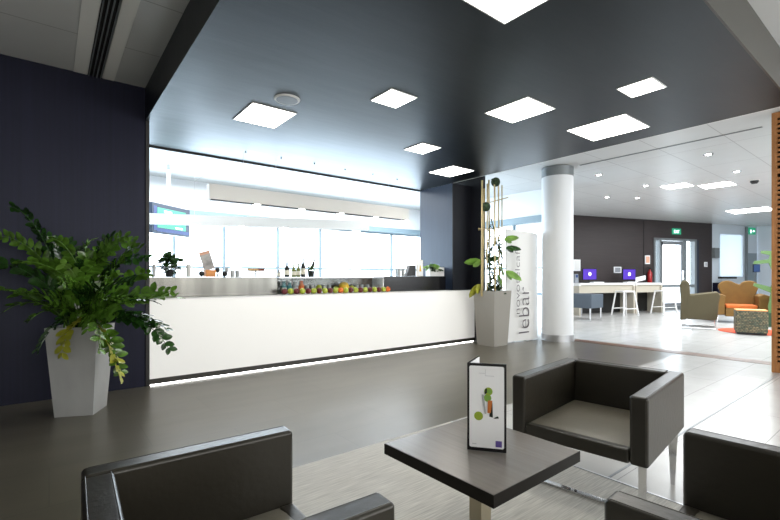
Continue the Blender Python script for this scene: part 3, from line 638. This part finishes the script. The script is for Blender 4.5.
build('dark_seeds', MB().prism([(xm - 0.010, 0.26), (xm + 0.002, 0.27), (xm + 0.001, 0.29), (xm - 0.006, 0.285)], -0.0042, -0.0034).prism([(xm + 0.012, 0.160), (xm + 0.028, 0.158), (xm + 0.026, 0.225), (xm + 0.018, 0.225)], -0.0030, -0.0026).prism([(xm + 0.03, 0.152), (xm + 0.055, 0.156), (xm + 0.05, 0.165), (xm + 0.04, 0.160)], -0.0030, -0.0026), 'bottle_dark', sheet)
build('glass_picture', MB().prism([(xm - 0.022, 0.26), (xm - 0.013, 0.26), (xm - 0.001, 0.175), (xm - 0.008, 0.172)], -0.0044, -0.0036), 'drink_grey', sheet)
build('juice_picture', MB().prism([(xm + 0.006, 0.235), (xm + 0.026, 0.235), (xm + 0.018, 0.178), (xm + 0.004, 0.178)], -0.0052, -0.0046), 'amber', sheet)
build('logo_square', MB().prism([(Lm - 0.048, 0.024), (Lm - 0.020, 0.024), (Lm - 0.020, 0.052), (Lm - 0.048, 0.052)], -0.0022, -0.0014), 'purple_ink', sheet)
build('faint_title', MB().prism([(xm - 0.034, 0.356), (xm - 0.008, 0.356), (xm - 0.008, 0.358), (xm - 0.034, 0.358)], -0.0018, -0.0013).prism([(xm - 0.005, 0.345), (xm + 0.034, 0.345), (xm + 0.034, 0.347), (xm - 0.005, 0.347)], -0.0018, -0.0013).prism([(xm - 0.006, 0.345), (xm - 0.0045, 0.345), (xm - 0.0045, 0.375), (xm - 0.006, 0.375)], -0.0018, -0.0013).prism([(x0 + 0.012, 0.03), (x0 + 0.032, 0.03), (x0 + 0.032, 0.033), (x0 + 0.012, 0.033)], -0.0018, -0.0013), 'light_ink', sheet)
def side(p, q):
    Mi = (T((A.x, A.y, 0)) @ Matrix.Rotation(math.atan2((B - A).y, (B - A).x), 4, 'Z')).inverted()
    p = Mi @ p; q = Mi @ q; d_ = (q - p); l_ = d_.length
    return T(p) @ Matrix.Rotation(math.atan2(d_.y, d_.x), 4, 'Z'), l_
M_, l_ = side(A, C); build('left_panel', MB().box(0.007, l_, -0.006, 0, 0, hm, M_), 'black_gloss', t)
build('inner_sheet', MB().box(0.01, l_ - 0.008, -0.0085, -0.0065, 0.012, hm - 0.004, M_), 'paper', t)

# ================================================================== LEFT PLANT
PX, PY = 0.238, 4.945; PR = R(-25.2)
t = thing('potted_plant', 'large glossy green leafy plant in tapered grey planter by navy wall', 'plant', (PX, PY, 0), PR)
def planter_mb(hb, htop, z1, mid=None, rim=0.02):
    v = []; rings = [(hb, 0)] + ([mid] if mid else []) + [(htop, z1), (htop - rim, z1), (htop - rim - 0.01, z1 - 0.07)]
    for h_, z_ in rings: v += [(-h_, -h_, z_), (h_, -h_, z_), (h_, h_, z_), (-h_, h_, z_)]
    f = [(3, 2, 1, 0)]
    for i in range(len(rings) - 1):
        for k in range(4): f.append((i * 4 + k, i * 4 + (k + 1) % 4, i * 4 + 4 + (k + 1) % 4, i * 4 + 4 + k))
    n_ = (len(rings) - 1) * 4; f.append((n_, n_ + 1, n_ + 2, n_ + 3))
    return MB().add(v, f)
build('planter', planter_mb(0.152, 0.205, 0.80), 'concrete', t)
build('soil', MB().box(-0.174, 0.174, -0.174, 0.174, 0.70, 0.745), 'soil', t)
rt_l = RZ(25.2).to_3x3() @ RT; fw_l = RZ(25.2).to_3x3() @ FW   # picture-plane directions in the planter's frame
def frond(tipx, tipz, tipd, seed, m_='leaf', ll=0.090, lift=0.25, bend=None):
    rnd = random.Random(seed)
    p0 = Vector((rnd.uniform(-0.12, 0.12), rnd.uniform(-0.12, 0.12), 0.74))
    p3 = rt_l * tipx + fw_l * tipd; p3.z = tipz
    dist = (Vector((p3.x, p3.y, 0)) - Vector((p0.x, p0.y, 0))).length
    p1 = p0.lerp(p3, 0.15); p1.z = max(p0.z, p3.z) * 0.5 + p0.z * 0.5 + lift
    p2 = p0.lerp(p3, 0.65); p2.z = max(p3.z, p0.z + 0.1) + lift * (1.0 if p3.z < 0.95 else 0.35)
    N = 22; pts = []
    for i in range(N + 1):
        s_ = i / N; a = (1 - s_)
        pts.append(p0 * a ** 3 + p1 * 3 * a * a * s_ + p2 * 3 * a * s_ * s_ + p3 * s_ ** 3)
    mb = MB().tube(pts, [0.009 * (1 - 0.75 * i / N) for i in range(N + 1)], 6)
    total = sum((pts[i + 1] - pts[i]).length for i in range(N))
    ra = rnd.uniform(-1.25, 1.25)
    step = 0.050; acc = 0; side_ = 1; d0 = 0.14 * total; run = 0
    for i in range(N):
        seg = (pts[i + 1] - pts[i]); l_ = seg.length
        while run + l_ > d0 and d0 < total:
            p = pts[i] + seg * ((d0 - run) / l_)
            tn = seg.normalized(); up = Vector((0, 0, 1)); sd = tn.cross(up)
            if sd.length < 0.15: sd = rt_l.copy()
            sd.normalize(); sd = Matrix.Rotation(ra, 3, tn) @ sd; nrm = sd.cross(tn)
            for s2 in (-1, 1):
                dr = (sd * s2 * 0.8 + tn * 0.62 + nrm * rnd.uniform(-0.1, 0.35) + Vector([rnd.uniform(-.32, .32) for _ in range(3)])).normalized()
                yv = nrm.cross(dr).normalized(); zv = dr.cross(yv)
                M = Matrix(((dr.x, yv.x, zv.x, p.x), (dr.y, yv.y, zv.y, p.y), (dr.z, yv.z, zv.z, p.z), (0, 0, 0, 1)))
                s_ = (d0 / total)
                L_ = ll * (0.65 + 0.5 * math.sin(PI * min(1, s_ * 0.95))) * rnd.uniform(0.85, 1.15)
                leaf(mb, M, L_, L_ * 0.31)
            d0 += step * rnd.uniform(0.9, 1.15)
        run += l_
    o = build('frond', mb, m_, t, smooth=True)
    if m_ == 'leaf_yellow': o['label'] = 'yellowing frond'
    return o
def px2(x, y, dd):
    d_ = 4.03 + dd
    return (x - 390) * d_ / 433 + 2.868, 1.25 - (y - 277) * d_ / 433
FR = [(8, 207, .05), (-6, 236, .1), (44, 236, .1), (50, 239, -.1), (22, 262, -.1), (82, 242, .05), (108, 239, .1), (127, 237, .0), (146, 258, .1), (184, 298, .05), (171, 352, .05), (176, 292, .15),
      (152, 328, .0), (122, 374, -.1), (132, 300, -.15), (100, 352, -.3), (38, 352, -.15), (18, 292, -.1), (95, 285, -.3), (60, 265, -.2), (-18, 262, .0), (-22, 290, .1),
      (72, 290, -.35), (110, 262, -.2), (152, 274, .1), (88, 330, -.35), (156, 302, -.2), (4, 312, .0), (70, 255, .2), (120, 275, .2), (35, 275, .1), (50, 300, -.3), (136, 282, -.3), (100, 250, .25), (118, 318, -.25), (30, 320, -.25),
      (84, 262, -.15), (134, 241, .1), (118, 236, .15), (94, 240, .2), (66, 242, .1), (150, 300, -.1), (168, 330, .0), (62, 282, -.38), (104, 300, -.4), (140, 248, -.1), (90, 272, .15), (46, 262, -.05)]
for i, (x, y, dd) in enumerate(FR):
    dd = min(dd, 0.28) - (0.30 if x < 30 else 0.15 if x < 60 else 0.05)
    a_, z_ = px2(x, y, dd)
    m_ = 'leaf' if i % 2 else 'leaf_dark'
    if i % 5 == 4: m_ = 'leaf_lime' if i % 2 else 'leaf'
    frond(a_, z_, dd, 100 + i, m_, lift=0.16 if z_ < 1.05 else 0.10)
for (x, y, dd) in ((62, 356, -.33), (120, 378, -.2)):
    a_, z_ = px2(x, y, dd); frond(a_, z_, dd, 300 + x, 'leaf_yellow', lift=0.12, ll=0.10)

# ================================================================== BAMBOO PLANTER
BX, BY = 6.43, 5.115
t = thing('bamboo_planter', 'tall taupe planter with bamboo canes and vines by the bar end', 'plant', (BX, BY, 0), 0)
build('planter', planter_mb(0.195, 0.245, 1.0), 'taupe_planter', t)
build('soil', MB().box(-0.21, 0.21, -0.21, 0.21, 0.88, 0.945), 'soil', t)
def cane(lx, ly, z1, r=0.012, lean=(0, 0)):
    n_ = 12; pts = []; rads = []
    for i in range(n_ + 1):
        s_ = i / n_; pts.append((lx + lean[0] * s_, ly + lean[1] * s_, 0.9 + (z1 - 0.9) * s_)); rads.append(r * (1.0 if i % 2 else 1.18))
    return build('bamboo_cane', MB().tube(pts, rads, 8), 'bamboo', t, smooth=True)
rtv = RT * (8.0 / 433)
canes = [(-13, -.12, 3.00, .016), (-9, .10, 2.90, .012), (-6.5, -.05, 2.96, .013), (-2, .05, 3.05, .014), (1.5, -.12, 2.95, .012), (4, .10, 3.08, .013), (7.5, -.02, 2.98, .013), (11.5, .06, 2.95, .011)]
for k, dd, z1, r_ in canes:
    p = rtv * k * 0.92 + FW * dd
    cane(p.x, p.y, z1, r_, (random.uniform(-.03, .03), random.uniform(-.03, .03)))
for (k0, k1, z0, z1) in ((-14, 8, 2.12, 2.16), (-8, 16, 2.60, 2.72), (-14, -2, 2.15, 2.12)):
    p = rtv * k0 + Vector((0, 0, z0)); q = rtv * k1 + Vector((0, 0, z1)); build('crossbar', MB().tube([p, q], 0.009, 8), 'bamboo', t, smooth=True)
for (k, z, r_) in ((-7.5, 2.53, .085), (2.0, 2.98, .085)):
    p = rtv * k - FW * 0.10; m = MB().sphere((p.x, p.y, z), r_, 10)
    foliage(m, (p.x, p.y, z), r_ * 1.05, r_ * 1.1, 60, 0.03, int(k * 7 + 60)); build('moss_ball', m, 'moss', t)
m = MB(); foliage(m, (0, -0.05, 0.98), 0.17, 0.14, 90, 0.07, 21); build('moss_clump', m, 'moss', t)
for j, (k, amp, z1) in enumerate(((-4, 2.5, 2.2), (0, 3, 2.3), (5, 3, 2.0), (8, 2, 2.0), (-1, 3.5, 1.8))):
    rnd = random.Random(40 + j); m = MB(); pts = []
    for i in range(18):
        s_ = i / 17; p = rtv * (k + amp * math.sin(s_ * 9 + j)) + FW * (0.06 * math.cos(s_ * 8 + j)); pts.append((p.x, p.y, 0.95 + (z1 - 0.95) * s_))
    m.tube(pts, 0.011, 6)
    for i in range(2, 18):
        for _ in range(3): leaf(m, T(pts[i]) @ Matrix.Rotation(rnd.uniform(0, 6.28), 4, 'Z') @ Matrix.Rotation(rnd.uniform(-.8, .8), 4, 'Y'), 0.07, 0.022)
    build('vine', m, 'leaf_dark', t)
def broad(k, z, ang, l, m_, drop=20):
    p = rtv * k - FW * 0.1; q = rtv * (k + 0.0)
    m = MB(); base = Vector((q.x, q.y, z - 0.10)); m.tube([base, (base + p) / 2 + Vector((0, 0, z / 2)) * 0 + Vector((0, 0, 0.0)), Vector((p.x, p.y, z))] if False else [base, Vector((p.x, p.y, z))], 0.005, 5)
    a0 = math.degrees(math.atan2(RT.y, RT.x))
    for da, dz, ls in ((0, 0, 1), (12, 20, .6)):
        leaf(m, T((p.x, p.y, z)) @ RZ(a0 + ang + da) @ RY(drop + dz) @ RX(50), l * ls, l * 0.24)
    build('broad_leaf', m, m_, t)
broad(-11, 1.52, 180, 0.34, 'leaf_lime', -2)
broad(10, 1.92, 5, 0.30, 'leaf_lime', -14)
broad(12, 1.78, -10, 0.28, 'leaf_dark', 4)
broad(11, 1.35, 0, 0.36, 'leaf_lime', 24)
broad(-13, 1.12, 170, 0.32, 'leaf_yellow', 48)
broad(6, 1.45, 20, 0.26, 'leaf', 60)
broad(5, 1.62, 160, 0.24, 'leaf_dark', 20)
broad(4, 1.30, 10, 0.26, 'leaf', 70)

# ================================================================== FAR LOBBY FURNITURE
WR = R(WROT)
def desk(label, s0, s1):
    P_ = LW @ Vector((s0, -0.95, 0)); t = thing('high_desk', label, 'desk', P_, WR, 'white high desks along the dark wall')
    L_ = s1 - s0; h = 1.05
    pl = [(0.0, 0.98), (0.02, 1.03), (0.07, h)] + [(L_ - 0.07, h), (L_ - 0.02, 1.03), (L_, 0.98), (L_, 0.90), (0.0, 0.90)]
    build('worktop', MB().prism([(0, 0.96), (0.02, 1.03), (0.08, h), (L_ - 0.08, h), (L_ - 0.02, 1.03), (L_, 0.96), (L_ - 0.06, 0.96), (L_ - 0.09, 0.985), (0.09, 0.985), (0.06, 0.96)], 0, 0.62), 'white_gloss', t)
    for x in (0.0, L_ - 0.06): build('leg_panel', MB().box(x, x + 0.06, 0.0, 0.62, 0, 0.959), 'desk_wood', t)
    build('apron', MB().box(0.061, L_ - 0.061, 0.05, 0.08, 0.72, 0.984), 'desk_wood', t)
    build('back_panel', MB().box(0.061, L_ - 0.061, 0.55, 0.58, 0.03, 0.719), 'black_matte', t)
    return t
desk('white high desk with rounded ends under the first purple monitor', -0.63, 1.78)
desk('white high desk nearest the glass door, under second monitor', 1.82, 3.08)
def monitor(label, s_, ang=0):
    P_ = LW @ Vector((s_, -0.55, 1.0515)); t = thing('computer_monitor', label, 'monitor', P_, WR + R(ang), 'purple monitors on the high desks')
    build('screen_back', MB().box(-0.30, 0.30, 0, 0.03, 0.10, 0.48), 'black_gloss', t)
    build('screen', MB().box(-0.285, 0.285, -0.003, -0.001, 0.115, 0.465), 'screen_purple', t)
    build('screen_mark', disc(MB(), 0, 0.30, 0.06, -0.006), 'screen_white', t)
    build('stand', MB().box(-0.03, 0.03, 0.0305, 0.05, 0.012, 0.30).box(-0.12, 0.12, -0.05, 0.1, 0, 0.012), 'black_matte', t)
monitor('purple screen monitor left of the framed picture', 0.20)
monitor('purple screen monitor right of the framed picture, by the extinguisher', 1.98)
for s_, lb in ((0.25, 'white keyboard below the left purple monitor'), (1.72, 'white keyboard below the right purple monitor')):
    P_ = LW @ Vector((s_, -0.90, 1.0515)); t = thing('keyboard', lb, 'keyboard', P_, WR + R(4), 'keyboards on the high desks')
    build('case', MB().prism([(-0.24, 0), (0.24, 0), (0.24, 0.03), (-0.24, 0.03)], 0, 0.17), 'white_gloss', t)
    build('keys', MB().box(-0.22, 0.22, 0.015, 0.155, 0.0305, 0.036), 'paper', t)
P_ = LW @ Vector((2.30, -0.76, 1.0515)); t = thing('open_magazine', 'open white magazine leaning before the right purple monitor', 'magazine', P_, WR)
build('pages', MB().box(-0.26, 0.20, 0, 0.008, 0, 0.16, T((0, 0, 0.065)) @ RX(8) @ RY(-10)), 'paper', t)
P_ = LW @ Vector((-0.40, -0.6, 1.0515)); t = thing('desk_phone', 'small dark device left of the left purple monitor', 'phone', P_, WR)
build('body', MB().prism([(-0.08, 0), (0.08, 0), (0.06, 0.3), (-0.06, 0.3)], 0, 0.08), 'grey_plastic', t); build('display', MB().box(-0.045, 0.045, -0.004, -0.001, 0.18, 0.27), 'screen_blue', t)
def stool(label, x, y):
    t = thing('bar_stool', label, 'stool', (x, y, 0), WR, 'white stools at the high desks'); h = 0.80
    build('seat', MB().box(-0.24, 0.24, -0.18, 0.18, h - 0.045, h), 'white_gloss', t, bevel=0.015)
    for sx in (-1, 1):
        for sy in (-1, 1): build('leg', MB().tube([(sx * 0.32, sy * 0.24, 0), (sx * 0.22, sy * 0.16, h - 0.045)], 0.025, 8), 'white_gloss', t)
    build('footrest', MB().tube([(-0.29, -0.22, 0.22), (0.29, -0.22, 0.22)], 0.014, 8).tube([(-0.29, 0.22, 0.22), (0.29, 0.22, 0.22)], 0.014, 8), 'white_gloss', t)
for lb, s_ in (('white splayed leg stool under the left desk', 0.95), ('white splayed leg stool nearest the glass door', 2.72)):
    P_ = LW @ Vector((s_, -1.28, 0)); stool(lb, P_.x, P_.y)
t = thing('padded_bench', 'blue grey padded bench on chrome legs beside the round column', 'bench', (11.7, 5.92, 0))
build('cushion', MB().box(0, 0.68, 0, 1.25, 0.38, 0.77), 'blue_grey_fabric', t, bevel=0.02)
for x in (0.04, 0.64):
    for y in (0.05, 0.62, 1.2): build('leg', MB().box(x - 0.015, x + 0.015, y - 0.015, y + 0.015, 0, 0.379), 'chrome', t)
build('foot_rail', MB().box(0.03, 0.05, 0.06, 1.19, 0.02, 0.04).box(0.63, 0.65, 0.06, 1.19, 0.02, 0.04), 'chrome', t)
# wall items
def wall_item(name, label, cat, s0, s1, z0, z1, m_, face=None, thick=0.03):
    P_ = LW @ Vector((s0, -0.0015, z0)); t = thing(name, label, cat, P_, WR); w_ = s1 - s0; h = z1 - z0
    build('panel', MB().box(0, w_, -thick, 0, 0, h), m_, t)
    if face: build('face', MB().box(w_ * .12, w_ * .88, -thick - 0.003, -thick - 0.0005, h * .12, h * .88), face, t)
    return t
wall_item('wall_notice', 'white square notice on dark wall next to the column', 'notice', 0.0, 0.30, 1.46, 1.86, 'paper', 'white_gloss')
wall_item('framed_picture', 'small framed picture between the two purple monitors', 'picture', 1.85, 2.19, 1.40, 1.62, 'paper', 'grey_plastic')
wall_item('fire_notice', 'small white and red notice above the fire extinguisher', 'sign', 3.38, 3.62, 1.74, 2.06, 'paper', 'pink_paper')
wall_item('light_switch', 'small white switch on dark wall right of glass door', 'switch', 6.60, 6.76, 1.66, 1.85, 'paper', 'light_ink')
e = wall_item('exit_sign', 'green exit sign above the glass door', 'sign', 4.80, 5.26, 2.90, 3.13, 'sign_green')
text('lettering', 'EXIT', 0.17, 'screen_white', T((0.07, -0.033, 0.05)) @ RX(90), e, xs=0.85)
e = wall_item('exit_sign', 'green exit sign high on white wall beside slatted screen', 'sign', 9.30, 9.72, 3.05, 3.33, 'sign_green')
build('running_figure', MB().box(0.10, 0.14, -0.034, -0.031, 0.05, 0.20).box(0.06, 0.18, -0.034, -0.031, 0.12, 0.15).box(0.25, 0.34, -0.034, -0.031, 0.11, 0.17), 'screen_white', e)
e = wall_item('hanging_sign', 'small dark sign projecting at the corner of dark wall', 'sign', 7.05, 7.33, 2.02, 2.42, 'grey_frame', thick=0.12)
P_ = LW @ Vector((8.35, -0.6, 1.45)); t = thing('wall_monitor', 'blue screen on stand in front of the white blind', 'screen', LW @ Vector((8.42, -0.7, 0)), WR)
build('stand', MB().box(0.18, 0.22, 0.03, 0.07, 0, 1.5).box(0.05, 0.35, -0.08, 0.18, 0, 0.015), 'grey_frame', t)
build('bezel', MB().box(0, 0.42, 0, 0.029, 1.44, 1.76), 'black_gloss', t); build('screen', MB().box(0.02, 0.40, -0.003, -0.001, 1.46, 1.74), 'screen_blue', t)
P_ = LW @ Vector((3.62, -0.16, 0)); t = thing('fire_extinguisher', 'red fire extinguisher standing by the glass door frame', 'fire extinguisher', LW @ Vector((3.52, -0.10, 1.03)), WR)
build('cylinder', MB().lathe([(0.07, 0), (0.08, 0.03), (0.08, 0.38), (0.03, 0.46), (0.03, 0.5)], 16), 'extinguisher_red', t, smooth=True)
build('valve', MB().box(-0.04, 0.04, -0.02, 0.02, 0.5, 0.56).box(-0.09, 0.02, -0.012, 0.012, 0.55, 0.58), 'black_matte', t)
build('hose', MB().tube([(0.03, -0.03, 0.52), (0.10, -0.06, 0.42), (0.09, -0.05, 0.22)], 0.012, 8), 'black_matte', t)
build('wall_bracket', MB().box(-0.03, 0.03, 0.075, 0.098, 0.1, 0.35), 'black_matte', t)

# olive wing chair seen from its side
a = R(-73)
t = thing('lounge_chair', 'olive brown fabric lounge chair on steel runners seen from its side', 'armchair', (12.58, 3.66, 0), a); t.scale = (0.86, 0.9, 1)
def sidep(pl, y0, y1): return MB().prism(pl, y0, y1)
for y0, y1 in ((-0.40, -0.27), (0.27, 0.40)):
    build('armrest', sidep([(-0.38, 0.24), (0.36, 0.22), (0.40, 0.32), (0.42, 0.62), (0.46, 0.82), (0.40, 0.90), (0.28, 0.88), (-0.36, 0.80)], y0, y1), 'olive_fabric', t, bevel=0.03)
build('backrest', sidep([(-0.46, 0.20), (-0.30, 0.22), (-0.22, 0.80), (-0.24, 1.10), (-0.31, 1.17), (-0.42, 1.16), (-0.47, 1.05), (-0.44, 0.7)], -0.405, 0.405), 'olive_fabric', t, bevel=0.03)
build('seat', MB().box(-0.30, 0.38, -0.268, 0.268, 0.22, 0.50), 'olive_fabric', t, bevel=0.03)
for y in (-0.36, 0.36):
    build('runner', MB().tube([(-0.40, y, 0.24), (-0.42, y, 0.02), (0.36, y, 0.015), (0.34, y, 0.24)], 0.014, 8), 'chrome', t)
# mustard armchair with a cloud shaped back
a = math.atan2(RT.y, RT.x) + R(-8)
t = thing('cloud_armchair', 'mustard armchair with scalloped back and orange seat', 'armchair', (14.95, 3.42, 0), R(-70))
def cloud(y0, y1):
    pl = []
    for k in range(9): an = R(200 - k * 20); pl.append((-0.24 + 0.21 * math.cos(an), 0.98 + 0.17 * math.sin(an)))
    for k in range(9): an = R(160 - k * 20); pl.append((0.24 + 0.21 * math.cos(an), 0.98 + 0.17 * math.sin(an)))
    pl += [(0.36, 0.72), (0.38, 0.25), (-0.38, 0.25), (-0.36, 0.72)]
    return MB().prism(pl, y0, y1)
build('backrest', cloud(0.20, 0.38), 'mustard_fabric', t, bevel=0.03)
for sx in (-1, 1):
    pl = [(0.36, 0.22), (0.62, 0.20), (0.66, 0.50), (0.60, 0.74), (0.46, 0.80), (0.34, 0.74), (0.36, 0.5)]
    pl = [(sx * x, z) for x, z in pl]
    build('armrest', MB().prism(pl, -0.42, 0.36), 'mustard_fabric', t, bevel=0.03)
build('base', MB().box(-0.345, 0.345, -0.40, 0.19, 0.18, 0.40), 'mustard_fabric', t, bevel=0.02)
build('seat_cushion', MB().box(-0.335, 0.335, -0.40, 0.19, 0.401, 0.50), 'orange_fabric', t, bevel=0.03)
for sx in (-0.5, 0.5):
    for sy in (-0.32, 0.28): build('leg', MB().tube([(sx * 1.05, sy, 0.0), (sx, sy, 0.20)], 0.016, 8), 'chrome', t)
# rug, pouf and green figure
tag(build('round_rug', MB().lathe([(0.66, 0), (0.66, 0.012)], 40), 'rug_red', loc=(12.62, 2.62, 0.0)), 'round red orange rug beneath the mosaic pouf', 'rug')
t = thing('pouf', 'mosaic patterned cube pouf on the red rug, in front of mustard armchair', 'pouf', (12.08, 2.57, 0.0135), R(-72))
build('cover', MB().box(-0.27, 0.27, -0.24, 0.24, 0.04, 0.505), 'mosaic_fabric', t, bevel=0.012)
build('top', MB().box(-0.265, 0.265, -0.235, 0.235, 0.506, 0.525), 'orange_box', t)
build('foot', MB().box(-0.25, 0.25, -0.22, 0.22, 0.0, 0.039), 'black_matte', t)
t = thing('green_cactus_figure', 'green cut out cactus figure behind the slatted screen', 'sculpture', (14.35, 2.55, 0.0), R(-74))
pl = [(-0.12, 0.0), (0.20, 0.0), (0.28, 0.5), (0.40, 0.9), (0.52, 1.3), (0.50, 1.85), (0.28, 1.9), (0.22, 1.5), (0.10, 1.35), (0.05, 1.55), (-0.02, 1.9), (-0.28, 1.92), (-0.30, 1.86), (-0.12, 1.80),
      (-0.14, 1.70), (-0.42, 1.66), (-0.44, 1.58), (-0.14, 1.60), (-0.02, 1.25), (-0.10, 1.0), (-0.42, 1.10), (-0.44, 1.02), (-0.10, 0.85), (-0.15, 0.5)]
build('body', MB().prism(pl, -0.05, 0.05), 'cactus_green', t)
build('shoulder', disc(MB(), 0.06, 0.95, 0.16, -0.07, 24), 'leaf', t)
build('button', disc(MB(), 0.06, 0.95, 0.05, -0.09, 16), 'orange_box', t)
build('base', MB().box(-0.25, 0.35, -0.16, 0.16, 0.0, 0.35), 'cactus_dark', t)
